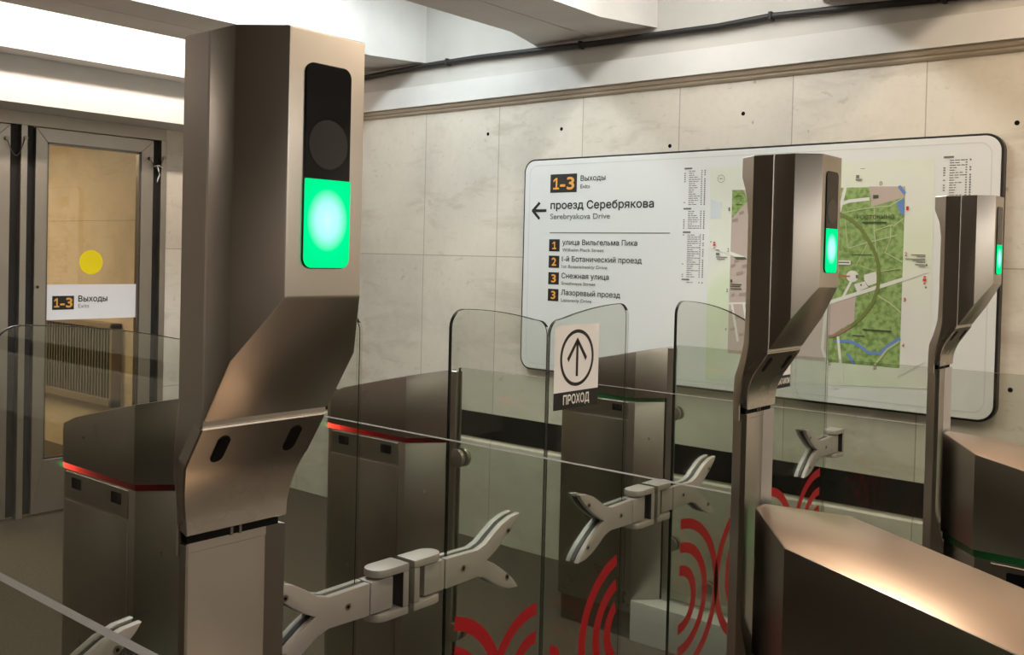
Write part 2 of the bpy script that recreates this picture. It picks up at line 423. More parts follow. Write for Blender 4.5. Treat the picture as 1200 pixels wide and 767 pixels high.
def display():
    mb = MB(); mb.poly_prism(rrect(-.0182, .0182, Zz(-.010), Zz(.118), .0065), 'y', .4885, .4930); mb.bevel(.0004, 1, 60)
    return mb.mesh('lamp_window', DISPLAY, SH)
LZ = Zz(.0205)
def green_lens():
    mb = MB(); mb.poly_prism(rrect(-.0182, .0182, -.0300, .0255, (.001, .001, .0062, .0062)), 'y', -.0003, .0003)
    return mb.mesh('green_lamp', LAMP)
def dark_lens():
    mb = MB(); mb.disc((0, Zz(.068)), .0155, 'y', .4882, .4890, 32)
    return mb.mesh('unlit_lamp', LENSOFF, SH)
# --- hinge: C-shaped bracket on the barrier, arm ending in a two-pronged clamp on the leaf
ZH = -.583; TAIL = [(.092, .028), (.180, .026), (.203, .033), (.226, .048), (.250, .062), (.277, .0715), (.304, .0745), (.294, .061), (.277, .045), (.255, .028), (.231, .012), (.207, .000)]
def hinge_bracket(sg):
    mb = MB(); y = VC + .012
    def st(x0, x1, hw):
        pts = [(x0, y - hw), (x1 - hw, y - hw)] + [(x1 - hw + hw * math.sin(a), y - hw * math.cos(a)) for a in [math.pi * i / 10 for i in range(1, 10)]] + [(x1 - hw, y + hw), (x0, y + hw)]
        return [(sg * p, q) for p, q in pts]
    for z0, z1 in ((.031, .045), (-.045, -.031)):
        mb.poly_prism(st(.0065, .083, .024), 'z', Zz(ZH + z0), Zz(ZH + z1))
    mb.box(*sorted((sg * .0065, sg * .020)), y - .024, y + .024, Zz(ZH - .0312), Zz(ZH + .0312))
    mb.bevel(.0028, 2)
    mb.box(*sorted((sg * .0199, sg * .0206)), y - .0225, y + .0225, Zz(ZH - .0305), Zz(ZH + .0305), 1)  # black liner added to stand in for the shade in the slot
    return mb.mesh('hinge_bracket', [CAST, RUBBER_SHADE], SH)
def hinge_knuckle(sg):
    mb = MB(); y = VC + .012
    mb.box(*sorted((sg * .038, sg * .090)), y - .017, y + .017, Zz(ZH - .028), Zz(ZH + .028)); mb.bevel(.003, 2)
    mb.disc((sg * .058, y), .009, 'z', Zz(ZH - .0312), Zz(ZH + .0312), 16)
    return mb.mesh('hinge_knuckle', CAST, SH)
def clamp(sg, side):
    mb = MB(); y = VC + .012
    pts = TAIL + [(a, -b) for a, b in reversed(TAIL[:-1])]
    ya, yb = (y - .0175, y - .0050) if side < 0 else (y + .0050, y + .0175)
    mb.poly_prism([(sg * a, Zz(ZH + b)) for a, b in pts], 'y', ya, yb); mb.bevel(.0024, 2, 30)
    return mb.mesh('clamp_plate', CAST, SH, False)
def gap_fill(sg):
    mb = MB(); y = VC + .012; pts = [(a if a < .1 else a - .002, b * .93) for a, b in TAIL]; pts += [(a, -b) for a, b in reversed(pts[:-1])]
    mb.poly_prism([(sg * a, Zz(ZH + b)) for a, b in pts], 'y', y - .0052, y + .0052)  # dark fill added to stand in for the shaded gap between the plates
    return mb.mesh('clamp_gap_fill', RUBBER_SHADE, SH)
def screws(sg):
    out = []
    y = VC + .012
    for a, b in ((.140, 0.), (.268, .046), (.268, -.046)):
        mb = MB()
        mb.disc((sg * a, Zz(ZH + b)), .0058, 'y', y - .0183, y - .0171, 16); mb.disc((sg * a, Zz(ZH + b)), .0028, 'y', y - .0187, y - .0175, 6, 1)
        out.append(mb.mesh('screw', [SCREW, BLACK], SH))
        mb = MB(); mb.disc((sg * a, Zz(ZH + b)), .0058, 'y', y + .0171, y + .0183, 16); out.append(mb.mesh('screw', [SCREW, BLACK], SH))
    return out
A0 = .108       # leaf starts this far from the barrier
def leaf(sg, width):
    """swing leaf, top edge falling in a slow curve toward the meeting edge"""
    mb = MB(); y = VC + .012; n = 16; zb, r = Zz(-1.255), .034
    top = lambda d: Zz(-.098 - (.44 if width < .34 else .42) * d * d) if width < .34 else Zz(-.098 - .42 * d * d)
    pts = []
    for i in range(7):
        a = math.radians(180 - 90 * i / 6); pts.append((r + r * math.cos(a), top(r) - r + r * math.sin(a)))
    for i in range(1, n): d = r + (width - 2 * r) * i / n; pts.append((d, top(d)))
    for i in range(8):
        a = math.radians(80 - 80 * i / 7); pts.append((width - r + r * math.cos(a), top(width - r) - r * .98 + r * math.sin(a)))
    pts += [(width, zb), (0, zb)]
    mb.poly_prism([(sg * (A0 + d), z) for d, z in pts], 'y', y - .004, y + .004)
    bmesh.ops.recalc_face_normals(mb.bm, faces=mb.bm.faces)
    for f in mb.bm.faces: f.material_index = 3
    bmesh.ops.bevel(mb.bm, geom=[e for e in mb.bm.edges if any(abs(f.normal.y) > .99 for f in e.link_faces)], offset=.0011, segments=1, affect='EDGES', material=1)
    for f in mb.bm.faces:
        if f.material_index == 1: continue
        f.material_index = 0 if abs(f.normal.y) > .9 else 1
        if f.normal.x > .8: f.material_index = 0                    # ground edges: only the ones turned to -X are darkened
        elif sg < 0 and f.normal.x < -.8: f.material_index = 2
    return mb.mesh('glass_leaf', [GLASS, EDGE, EDGEL], SH)
def arcs(sg, width):
    out = []; y = VC + .012; zc = Zz(-.856); lim = Zz(-1.25)
    def half(x0, dirn, radii, off):
        for rad in radii:
            mb = MB(); ro, ri = rad + .0135, rad - .0125; n = 48; t0 = math.acos(min(.95, off / rad)) if off else math.pi / 2; a = []
            for i in range(n + 1):
                t = t0 - 2 * t0 * i / n
                a.append(((max(off, ro * math.cos(t)), ro * math.sin(t)), (max(off, ri * math.cos(t)), ri * math.sin(t))))
            for p, q in zip(a, a[1:]):
                mb.face([(x0 + dirn * (c[0] - off), y - .0046, zc + c[1]) for c in (p[0], q[0], q[1], p[1])])
            out.append(mb)
    e = .024 if width < .34 else .045
    half(sg * (A0 + e), sg, (.192, .132, .074) if width > .34 else (.172, .118, .074), 0. if width > .34 else .04)
    half(sg * (A0 + width - e), -sg, ((.131, .072) if sg > 0 else (.026,)) if width < .34 else (.192, .131, .072), 0.)
    for mb in out: bmesh.ops.remove_doubles(mb.bm, verts=mb.bm.verts, dist=1e-5)
    return [mb.mesh('warning_arc', REDFILM, SH) for mb in out]

def prohod_sticker(parent, cx, zc, words='ПРОХОД', w=.0805, half=.047, cap=.0185):
    """arrow in a ring above a black strip, on the entry side of the leaf; cx is local to the turnstile"""
    y = .012 - .0044; h = .0895
    mb = MB(); mb.box(cx - w, cx + w, y - .0006, y, zc - h, zc + h)
    st = link('direction_sticker', mb.mesh('direction_sticker', VINYL), parent); st['label'] = 'white sticker with a black arrow in a ring'
    q = MB(); yy = y - .0009; F = lambda s, z: (cx + s, yy, zc + z)
    q.face([F(-w, -h), F(w, -h), F(w, -.053), F(-w, -.053)])
    n = 48
    for i in range(n):
        t0, t1 = 2 * math.pi * i / n, 2 * math.pi * (i + 1) / n
        q.face([F(r * math.cos(t), .018 + 1.0 * r * math.sin(t)) for r, t in ((.0610, t0), (.0610, t1), (.0535, t1), (.0535, t0))])
    q.face([F(-.004, -.022), F(.004, -.022), F(.004, .052), F(-.004, .052)])
    for s in (-1, 1): q.face([F(0, .062), F(0, .050), F(s * .031, .010), F(s * .036, .018)])
    q2 = MB(); yy = y - .0012
    add_text(q2, words, lambda s, z: (cx + s, yy, zc + z), -half, half, -.0795 + (.0185 - cap) / 2, cap, 0, .0007)
    link('sticker_print', q.mesh('sticker_print', INK), parent); link('sticker_lettering', q2.mesh('sticker_lettering', WHITE), parent)

M = {}
def cached(key, fn):
    if key not in M: M[key] = fn()
    return M[key]
LABELS = [
 'closest steel turnstile, tall post with the largest green light',
 'steel turnstile with bare cabinet top at lower right and red strip beside the glass door',
 'steel turnstile whose slim post overlaps the right edge of the map board',
 'steel turnstile nearest the marble wall, its cabinet seen behind the arrow sticker']
HALF = [(None, .297), (.297, .297), (.297, .480), (.480, None)]
roots = []
for k, X in enumerate(TH):
    r = tag(empty('turnstile', (X, VC, 0)), LABELS[k], 'turnstile', 'turnstiles across the passage'); roots.append(r)
    sw = cached('sw', lambda: {f: side_panels(f) for f in (True, False)})
    for front in (True, False):
        nm = 'front_cabinet' if front else 'rear_cabinet'
        body = link(nm, cached(('low', front), lambda: cabinet_lower(front)), r)
        link('cabinet_housing', cached(('up', front), lambda: cabinet_upper(front)), body)
        led = LEDG if front else (LEDRG if k == 3 else LEDR)
        ls = link('light_strip', cached(('led', front, k == 3), lambda: led_mesh(front, led)), body)
        ls['label'] = ('green' if front or k == 3 else 'red') + ' light strip'
        for nme, me in sw[front]: link(nme, me, body)
    link('base_plinth', cached('base', base), r)
    link('glass_channel', cached('chan', glass_channel), r)
    g = link('glass_barrier', cached('bar', barrier), r)
    for v, z in ((1.866, -.565), (1.866, -1.054), (1.71, -1.185)): link('glass_fitting', cached(('knob', v, z), lambda: knob(v, z)), g)
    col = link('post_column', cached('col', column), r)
    sh = link('post_shroud', cached('shr', shroud), r)
    for u in (-.029, .029): link('slot', cached(('slot', u), lambda: slot(u)), sh)
    link('head_back_shell', cached('spine', spine), r)
    hd = link('indicator_head', cached('head', head_shell), r)
    link('lamp_window', cached('disp', display), hd); link('unlit_lamp', cached('dark', dark_lens), hd)
    gl = link('green_lamp', cached('green', green_lens), hd, (0, .4881 - VC, LZ)); gl['label'] = 'lit green lamp'
    for side, wd in zip((-1, 1), HALF[k]):
        if not wd: continue
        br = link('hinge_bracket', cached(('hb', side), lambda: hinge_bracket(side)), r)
        lf = link('glass_leaf', cached(('leaf', side, wd), lambda: leaf(side, wd)), r)
        lf['label'] = 'clear swing leaf with red arcs'
        for me in cached(('arc', side, wd), lambda: arcs(side, wd)): link('warning_arc', me, lf)
        link('hinge_knuckle', cached(('hk', side), lambda: hinge_knuckle(side)), lf)
        for s in (-1, 1): link('clamp_plate', cached(('cl', side, s), lambda: clamp(side, s)), lf)
        link('clamp_gap_fill', cached(('ga', side), lambda: gap_fill(side)), lf)
        for me in cached(('sc', side), lambda: screws(side)): link('screw', me, lf)
        if side < 0 and k >= 1:
            if k == 2: prohod_sticker(lf, -(A0 + wd) + .096, H - .230)
            if k == 3: prohod_sticker(lf, -(A0 + wd) + .098, H - .277, 'ПРОХОД С БАГАЖОМ', .090, .084, .0155)

# ------------------------------------------------------------------ the room
def struct(name, mb, mats, **kw):
    return tag(link(name, mb.mesh(name, mats, **kw)), kind='structure')
XL, YN = -8.0, -7.0
mb = MB(); mb.box(XL - .2, XW + .3, YN - .2, 9.5, -.12, 0); struct('floor', mb, FLOORM)
mb = MB(); mb.box(XL - .2, XW + .3, YN - .2, 9.5, ZC + .46, ZC + .58); struct('ceiling', mb, PLASTER)
# right wall: marble, black stone strip, moulding, fascia, plaster above
mb = MB(); mb.box(XW, XW + .25, YN, YD + .3, 0, Zz(.757)); wr = struct('wall_right', mb, WALLM)
for y, z in ((3.278, .616), (2.816, .611), (2.224, .499), (1.881, .613), (.852, .504), (.845, -.415)):
    mb = MB(); mb.disc((y, Zz(z)), .0085, 'x', XW - .0008, XW + .004, 14); link('bolt_hole', mb.mesh('bolt_hole', BLACK), wr)
mb = MB(); mb.box(XW + .002, XW + .25, YN, YD + .3, Zz(.757), ZC + .46); struct('wall_right_upper', mb, UPWALL)
mb = MB(); mb.box(XW - .004, XW + .01, YN, YD, Zz(-.912), Zz(-.785)); struct('trim_1', mb, BANDM)
mb = MB(); mb.poly_prism([(XW - .012, 0), (XW + .01, 0), (XW + .01, Zz(-.925)), (XW - .006, Zz(-.925)), (XW - .012, Zz(-.932))], 'y', YN, YD)
struct('baseboard_right', mb, WALLM)
mb = MB(); mb.poly_prism([(XW + .02, Zz(.748)), (XW - .006, Zz(.748)), (XW - .014, Zz(.756)), (XW - .016, Zz(.764)), (XW - .024, Zz(.767)), (XW - .030, Zz(.776)), (XW - .031, Zz(.788)), (XW + .02, Zz(.788))], 'y', YN, YD)
struct('trim_2', mb, LEDGEM)
mb = MB(); mb.poly_prism([(XW + .02, Zz(.786)), (XW - .045, Zz(.786)), (XW - .045, Zz(.892)), (XW + .02, Zz(.894))], 'y', YN, YD)
struct('trim_13', mb, PLASTER)
# beams across the ceiling, splayed where they meet the wall
def beam(yc, name):
    mb = MB(); h = .245
    for a, b in ((-h, -.004), (.004, h)):
        def fl(v): return v if abs(v) < .1 else v + math.copysign(.095, v)
        out = [(XL, yc + a), (3.40, yc + a), (3.56, yc + (a + fl(a)) / 2 if abs(a) > .1 else yc + a), (XW + .002, yc + fl(a)), (XW + .002, yc + fl(b)), (3.56, yc + (b + fl(b)) / 2 if abs(b) > .1 else yc + b), (3.40, yc + b), (XL, yc + b)]
        mb.poly_prism(out, 'z', ZC, ZC + .47)
    mb.box(XL, XW, yc - .01, yc + .01, ZC + .012, ZC + .47)
    return struct(name, mb, BEAMM)
for i, yc in enumerate((4.075, 2.645, 1.215, -.215, -1.645, -3.075)): beam(yc, 'trim_%d' % (i + 5))
# other walls of the hall (behind and beside the viewer)
mb = MB(); mb.box(XL - .2, XL, YN, YD, 0, ZC + .46); struct('wall_left', mb, DARKWALL)
mb = MB(); mb.box(XL - .2, XW + .25, YN - .2, YN, 0, ZC + .46); struct('wall_rear', mb, WALLM)
# door wall: marble pier at right, long lintel with a ledge above
mb = MB(); mb.box(3.068, XW + .002, YD, YD + .30, 0, Zz(.69)); struct('wall_door_pier', mb, WALLM)
mb = MB(); mb.box(XL, -.70, YD, YD + .30, 0, Zz(.69)); struct('wall_door', mb, WALLM)
mb = MB(); mb.box(XL, XW + .002, 4.90, YD + .30, Zz(.69), Zz(.93)); struct('trim_3', mb, PLASTER)
mb = MB(); mb.box(XL, XW + .002, 4.74, YD + .30, Zz(.917), ZC + .46); struct('trim_4', mb, PLASTER)
# corridor behind the glass doors
mb = MB(); mb.box(3.32, 3.52, YD + .30, 9.4, 0, Zz(.93)); struct('wall_corridor_right', mb, WALLD)
mb = MB(); mb.box(-1.2, 3.52, 9.3, 9.5, 0, Zz(.93)); struct('wall_corridor_end', mb, WALLD)
mb = MB(); mb.box(-1.4, -1.2, YD + .30, 9.4, 0, Zz(.93)); struct('wall_corridor_left', mb, WALLD)
mb = MB(); mb.box(-1.4, 3.52, YD + .30, 9.5, Zz(.93), Zz(1.0)); struct('ceiling_corridor', mb, PLASTER)

# ------------------------------------------------------------------ glass doors
def door(name, x0, x1, exits):
    mb = MB(); y0, y1 = YD, YD + .045; st = .062; zt, zb = Zz(.618), .012; gt, gb = Zz(.545), Zz(-1.13)
    for poly in ([(x0, zb), (x0 + st, gb), (x0 + st, gt), (x0, zt)], [(x1, zb), (x1, zt), (x1 - st - .012, gt), (x1 - st - .012, gb)],
                 [(x0, zt), (x0 + st, gt), (x1 - st - .012, gt), (x1, zt)], [(x0, zb), (x1, zb), (x1 - st - .012, gb), (x0 + st, gb)]):
        mb.poly_prism(poly, 'y', y0, y1)
    mb.bevel(.0018, 1)
    d = tag(link(name, mb.mesh(name, ALU)), kind='structure')
    b = MB(); gx0, gx1 = x0 + st, x1 - st - .012
    for bx in ((gx0 - .002, gx0 + .010), (gx1 - .012, gx1 + .002)): b.box(*bx, y0 + .008, y0 + .037, gb, gt)
    b.box(gx0, gx1, y0 + .008, y0 + .037, gt - .010, gt + .002); b.box(gx0, gx1, y0 + .008, y0 + .037, gb - .002, gb + .010)
    link('glazing_bead', b.mesh('glazing_bead', DARKST), d)
    g = MB(); g.box(gx0 + .001, gx1 - .001, y0 + .019, y0 + .025, gb + .001, gt - .001); gl = link('door_glass', g.mesh('door_glass', DGLASS), d)
    k = MB(); k.disc((x0 + .018, Zz(-.215)), .008, 'y', y0 - .004, y0 + .01, 16); link('lock_cylinder', k.mesh('lock_cylinder', RUBBER_SHADE), d)
    if exits:
        ys = y0 + .0185
        s = MB(); s.box(gx0 + .001, gx1 + .0, ys - .0008, ys, Zz(-.392), Zz(-.203)); stk = link('exit_sticker', s.mesh('exit_sticker', VINYL), gl); stk['label'] = 'white strip reading 1-3 exits'
        s = MB(); s.disc((2.640, Zz(-.082)), .066, 'y', ys - .0008, ys, 48); link('yellow_disc', s.mesh('yellow_disc', YELLOW), gl)['label'] = 'round yellow marker'
        Fd = lambda x, z: (x, ys - .0014, z)
        t = MB(); t.face([Fd(a, b_) for a, b_ in ((2.430, Zz(-.338)), (2.548, Zz(-.338)), (2.548, Zz(-.264)), (2.430, Zz(-.264)))], 0)
        add_text(t, 'Выходы', Fd, 2.572, 2.735, Zz(-.296), .030, 0, .0009)
        link('sticker_print', t.mesh('sticker_print', INK), gl)
        t = MB(); digit_one(t, lambda x, z: (x, ys - .0020, z), 2.440, 2.468, Zz(-.325), .048); add_text(t, '-3', lambda x, z: (x, ys - .0018, z), 2.474, 2.538, Zz(-.325), .048, 0, .0020); link('exit_number', t.mesh('exit_number', ORANGE), gl)
        t = MB(); add_text(t, 'Exits', Fd, 2.572, 2.632, Zz(-.330), .021, 0); link('sticker_caption', t.mesh('sticker_caption', GREYINK), gl)
    return d
door('door_1', 2.325, 2.990, True)
door('door_2', 1.520, 2.198, False)
door('door_3', .720, 1.478, False)
door('door_4', -.06, .675, False)
mb = MB()
for a, b in ((3.032, 3.068), (2.246, 2.279), (1.486, 1.512), (.684, .712), (-.70, -.07)): mb.box(a, b, YD - .01, YD + .05, 0, Zz(.622))
mb.box(-.70, 3.068, YD - .004, YD + .06, Zz(.622), Zz(.69))
struct('trim_11', mb.bevel(.0015, 1), ALU)
mb = MB()
for a, b in ((2.990, 3.032), (2.279, 2.325), (2.198, 2.246), (1.512, 1.520), (1.478, 1.486)): mb.box(a - .002, b + .002, YD + .030, YD + .05, .01, Zz(.622))
struct('trim_12', mb, RUBBER_SHADE)
# alarm contact leads hanging between door tops and frame
def lead(x0, x1, z, sag, tail, label):
    t = empty('alarm_lead', (x0, YD, Zz(z))); tag(t, label, 'cable', 'alarm contact leads on the doors')
    mb = MB(); w = x1 - x0; pts = [(w * i / 12, -.014 - .006 * math.sin(math.pi * i / 12), -.02 - sag * math.sin(math.pi * min(1, i / 12 * 1.06)) + .02 * (i / 12)) for i in range(13)]
    mb.tube(pts, .0022, 6); link('wire', mb.mesh('wire', plain('lead_wire', (.16, .12, .09), .5), smooth=True), t)
    for dx, dz in ((0, 0), (w, .012)):
        mb = MB(); mb.disc((dx, dz - .012), .011, 'y', -.018, .002, 12); mb.disc((dx, dz - .012), .005, 'y', -.021, -.0105, 8); link('contact', mb.mesh('contact', SCREW), t)
    if tail:
        mb = MB(); mb.tube([(w * .45, -.018, -.05), (w * .5, -.024, -.075), (w * .62, -.020, -.10), (w * .50, -.018, -.125), (w * .46, -.016, -.145)], .0035, 6)
        mb.tube([(w * .2, -.018, -.055), (w * .5, -.022, -.048), (w * .85, -.018, -.06)], .0035, 6)
        link('ribbon', mb.mesh('ribbon', VINYL, smooth=True), t)
lead(2.175, 2.268, .555, .085, False, 'thin alarm lead looping between the two glass doors, at far left')
lead(2.965, 3.050, .525, .055, True, 'thin alarm lead with a white tie at the top right of the glass door')

# radiator grille in the corridor
t = empty('radiator', (3.32, 6.75, 0)); tag(t, 'dark slatted radiator grille low on the corridor wall behind the glass door', 'radiator')
mb = MB(); ya, yb, za, zb = -.62, .62, .37, .92
for b in ((ya, yb, za, za + .05), (ya, yb, zb - .035, zb), (ya, ya + .03, za, zb), (yb - .03, yb, za, zb)): mb.box(-.07, 0, *b)
link('radiator_frame', mb.bevel(.003, 1).mesh('radiator_frame', plain('radiator_paint', (.22, .17, .11), .5)), t)
mb = MB(); mb.box(-.02, -.003, ya + .03, yb - .03, za + .05, zb - .035); link('back_plate', mb.mesh('back_plate', BLACK), t)
gm = plain('grille_paint', (.16, .14, .11), .5)
for i in range(30):
    mb = MB(); y = ya + .05 + i * (yb - ya - .1) / 29; mb.box(-.055, -.025, y - .008, y + .008, za + .045, zb - .03); link('slat', mb.mesh('slat', gm), t)

# black pipe along the top of the wall
mb = MB(); cx = XW - .020
mb.tube([(cx, y, Zz(z)) for y, z in ((4.68, .975), (4.187, .985), (3.704, 1.001), (3.341, 1.002), (2.904, .992), (2.608, .985), (2.292, .984), (2.002, .980), (1.756, .990), (1.428, .977), (1.118, .962), (.3, .955), (-2, .95))], .0135, 10)
cb = empty('conduit', (cx, 2.0, Zz(.98))); tag(cb, 'black cable conduit running along the top of the marble wall', 'conduit')
link('pipe', mb.mesh('pipe', plain('conduit_black', (.020, .019, .018), .55), (-cx, -2.0, -Zz(.98)), True), cb)
for y, z in ((3.55, 1.002), (2.70, .988), (1.76, .990), (1.10, .962)):
    mb = MB(); mb.box(-.017, .020, y - 2.0 - .008, y - 2.0 + .008, z - .98 - .017, z - .98 + .017); link('clip', mb.bevel(.003, 1).mesh('clip', RUBBER_SHADE), cb)

# ------------------------------------------------------------------ map board
XB = 3.66; Y0 = 3.005
bd = tag(empty('information_board', (XW, 1.94, Zz(-.03))), 'large white wall board with exit list and green district map', 'sign')
OFF = Vector((-XW, -1.94, -Zz(-.03)))
def B(layer): return lambda s, z: Vector((XB - .0006 - .0004 * layer, Y0 - .005 - s, z)) + OFF
LW, ZB0, ZB1 = 2.125, Zz(-.534), Zz(.470)
mb = MB(); mb.poly_prism(rrect(Y0 - LW, Y0, ZB0, ZB1, .062, 10), 'x', XB + .003, XW - .0005); mb.bevel(.002, 1, 60)
link('board_frame', mb.mesh('board_frame', plain('board_frame_dark', (.008, .008, .008), .4), OFF), bd)
mb = MB(); mb.poly_prism(rrect(Y0 - LW + .009, Y0 - .009, ZB0 + .008, ZB1 - .008, .055, 10), 'x', XB, XB + .006); mb.bevel(.0015, 1, 60)
fc = link('board_face', mb.mesh('board_face', plain('board_white', (.68, .70, .685), .30), OFF), bd)
mb = MB(); a = rrect(Y0 - LW + .036, Y0 - .036, ZB0 + .030, ZB1 - .030, .045, 10); b = rrect(Y0 - LW + .040, Y0 - .040, ZB0 + .034, ZB1 - .034, .041, 10)
for i in range(len(a)):
    j = (i + 1) % len(a); mb.face([Vector((XB - .0004, p[0], p[1])) + OFF for p in (a[i], a[j], b[j], b[i])])
link('inner_border', mb.mesh('inner_border', plain('border_grey', (.58, .60, .58), .4)), fc)
# list of exits
f1, f2 = B(1), B(2)
ink, org, gry = MB(), MB(), MB()
def rect(mb, f, s0, s1, z0, z1): mb.face([f(s0, z0), f(s1, z0), f(s1, z1), f(s0, z1)])
def line(mb, f, pts, w):
    P = [Vector(p) for p in pts]; prev = None
    for i, p in enumerate(P):
        d = (P[min(i + 1, len(P) - 1)] - P[max(i - 1, 0)]).normalized()
        d1 = (P[min(i + 1, len(P) - 1)] - p) if i < len(P) - 1 else (p - P[i - 1])
        k = 1 / max(.35, abs(d.dot(d1.normalized()))); n = Vector((-d.y, d.x)) * w / 2 * k
        cur = (mb.bm.verts.new(f(*(p + n))), mb.bm.verts.new(f(*(p - n))))
        if prev: mb.bm.faces.new((prev[0], prev[1], cur[1], cur[0]))
        prev = cur
def plate(*r):
    mb = MB(); rect(mb, f1, *r); link('number_plate', mb.mesh('number_plate', INK), bd)
plate(.158, .312, 1.728, 1.814); org = MB(); digit_one(org, B(3), .175, .210, 1.743, .054); add_text(org, '-3', f2, .217, .296, 1.743, .054, 0, .0020); link('exit_number_lettering', org.mesh('exit_number_lettering', ORANGE), bd)
ink, gry = MB(), MB(); add_text(ink, 'Выходы', f1, .333, .470, 1.779, .023, 0, .0004); add_text(gry, 'Exits', f1, .332, .386, 1.745, .0175, 0, .0002)
arw = MB(); line(arw, f1, [(.056, 1.645), (.138, 1.645)], .0135); line(arw, B(1.1), [(.097, 1.683), (.0535, 1.6435)], .0135); line(arw, B(1.2), [(.0535, 1.6475), (.097, 1.606)], .0135); link('arrow', arw.mesh('arrow', INK), bd)
link('exit_lettering', ink.mesh('exit_lettering', INK), bd); link('translation_lettering', gry.mesh('translation_lettering', GREYINK), bd); ink, gry = MB(), MB()
add_text(ink, 'проезд Серебрякова', f1, .163, .728, 1.652, .034, 0, .0010); add_text(gry, 'Serebryakova Drive', f1, .162, .500, 1.605, .024, 0, .0004)
link('exit_lettering', ink.mesh('exit_lettering', INK), bd); link('translation_lettering', gry.mesh('translation_lettering', GREYINK), bd)
rl = MB(); rect(rl, f1, .161, .813, 1.5385, 1.5425); link('dividing_rule', rl.mesh('dividing_rule', GREYINK), bd)
for n, zt, ru, en, r1, e1 in (('1', 1.510, 'улица Вильгельма Пика', 'Wilhelm Pieck Street', .648, .471), ('2', 1.433, '1-й Ботанический проезд', '1st Botanicheskiy Drive', .674, .492),
                          ('3', 1.355, 'Снежная улица', 'Snezhnaya Street', .502, .431), ('3', 1.277, 'Лазоревый проезд', 'Lazoreviy Drive', .566, .410)):
    plate(.159, .2215, zt - .057, zt); org = MB(); digit_one(org, B(3), .179, .2025, zt - .046, .035) if n == '1' else add_text(org, n, f2, .178, .203, zt - .046, .035, 0, .0014); link('exit_number_lettering', org.mesh('exit_number_lettering', ORANGE), bd)
    ink, gry = MB(), MB(); add_text(ink, ru, f1, .237, r1, zt - .0255, .023, 0, .0004); add_text(gry, en, f1, .237, e1, zt - .056, .0145, 0, .0002)
    link('exit_lettering', ink.mesh('exit_lettering', INK), bd); link('translation_lettering', gry.mesh('translation_lettering', GREYINK), bd)
# the map
def mp(name, shapes, layer, col, rough=.4, par=None):
    m = plain(name + '_ink', col, rough)
    for i, s in enumerate(shapes):                    # every patch or stroke of the print is a piece of its own
        mb = MB(); f = B(layer + .05 * i)
        if isinstance(s, tuple): line(mb, f, s[0], s[1])
        else: mb.face([f(*p) for p in s])
        link(name, mb.mesh(name, m), par or mapo)
mb = MB(); f = B(1); mb.face([f(*p) for p in ((1.000, .930), (1.900, .985), (1.893, 1.812), (.999, 1.815))][::-1])
m, nt, out = newmat('map_paper'); b = bsdf(nt, out, (.66, .69, .60), .4)
nt.links.new(ramp(nt, noise(nt, coords(nt, (1, 1, 1)), 2.2, 2), [(.36, (.66, .67, .63)), (.5, (.67, .71, .60)), (.62, (.60, .68, .50))]), b.inputs['Base Color'])
mapo = link('district_map', mb.mesh('district_map', m), bd)
mb = MB(); f = B(2); mb.face([f(*p) for p in ((1.100, 1.050), (1.792, 1.050), (1.793, 1.713), (1.101, 1.717))])
m, nt, out = newmat('map_park_green'); b = bsdf(nt, out, (.22, .33, .10), .4)
nt.links.new(ramp(nt, noise(nt, coords(nt, (1, 1, 1)), 55., 3), [(.38, (.150, .24, .072)), (.5, (.235, .35, .115)), (.65, (.29, .42, .16))]), b.inputs['Base Color'])
link('park', mb.mesh('park', m), mapo)
mp('built_up_print', [[(1.101, 1.600), (1.172, 1.672), (1.150, 1.717), (1.330, 1.716), (1.300, 1.60), (1.34, 1.42), (1.30, 1.275), (1.52, 1.275), (1.52, 1.05), (1.100, 1.05)],
    [(1.660, 1.716), (1.674, 1.641), (1.789, 1.673), (1.793, 1.713)], [(1.515, 1.275), (1.623, 1.304), (1.620, 1.207), (1.597, 1.197), (1.532, 1.151), (1.515, 1.150)]], 3, (.46, .385, .34))
mp('water_print', [[(1.762, 1.657), (1.771, 1.631), (1.780, 1.614), (1.793, 1.608), (1.790, 1.667), (1.778, 1.668)], ([(1.77, 1.715), (1.793, 1.686)], .012),
    ([(1.55, 1.131), (1.604, 1.135), (1.64, 1.123), (1.676, 1.097), (1.722, 1.098), (1.744, 1.125), (1.791, 1.160)], .011), [(1.594, 1.09), (1.616, 1.051), (1.631, 1.052), (1.606, 1.088)]], 4, (.13, .24, .52))
mp('pale_water_print', [[(1.003, 1.683), (1.006, 1.601), (1.051, 1.606), (1.054, 1.666)]], 4, (.58, .64, .67))
mp('street_print', [([(1.579, 1.751), (1.545, 1.592), (1.52, 1.40), (1.50, 1.10), (1.56, .95)], .012), ([(1.40, 1.62), (1.543, 1.649), (1.588, 1.663), (1.664, 1.670)], .013),
    ([(1.010, 1.486), (1.185, 1.433), (1.34, 1.34), (1.515, 1.275), (1.793, 1.374), (1.885, 1.410)], .014), ([(1.101, 1.253), (1.33, 1.268)], .008), ([(1.114, 1.251), (1.145, 1.10)], .010), ([(1.166, 1.256), (1.185, 1.15)], .010),
    ([(1.878, 1.085), (1.787, 1.022)], .010), ([(1.56, 1.15), (1.585, .96)], .010),
    [(1.653, 1.387), (1.653, 1.369), (1.669, 1.346), (1.706, 1.359), (1.696, 1.400)], [(1.616, 1.350), (1.628, 1.322), (1.669, 1.341), (1.656, 1.363)],
    [(1.609 + .024 * math.cos(i * .4), 1.380 + .022 * math.sin(i * .4)) for i in range(16)], ([(1.609, 1.37), (1.575, 1.30)], .010)], 5, (.66, .68, .62))
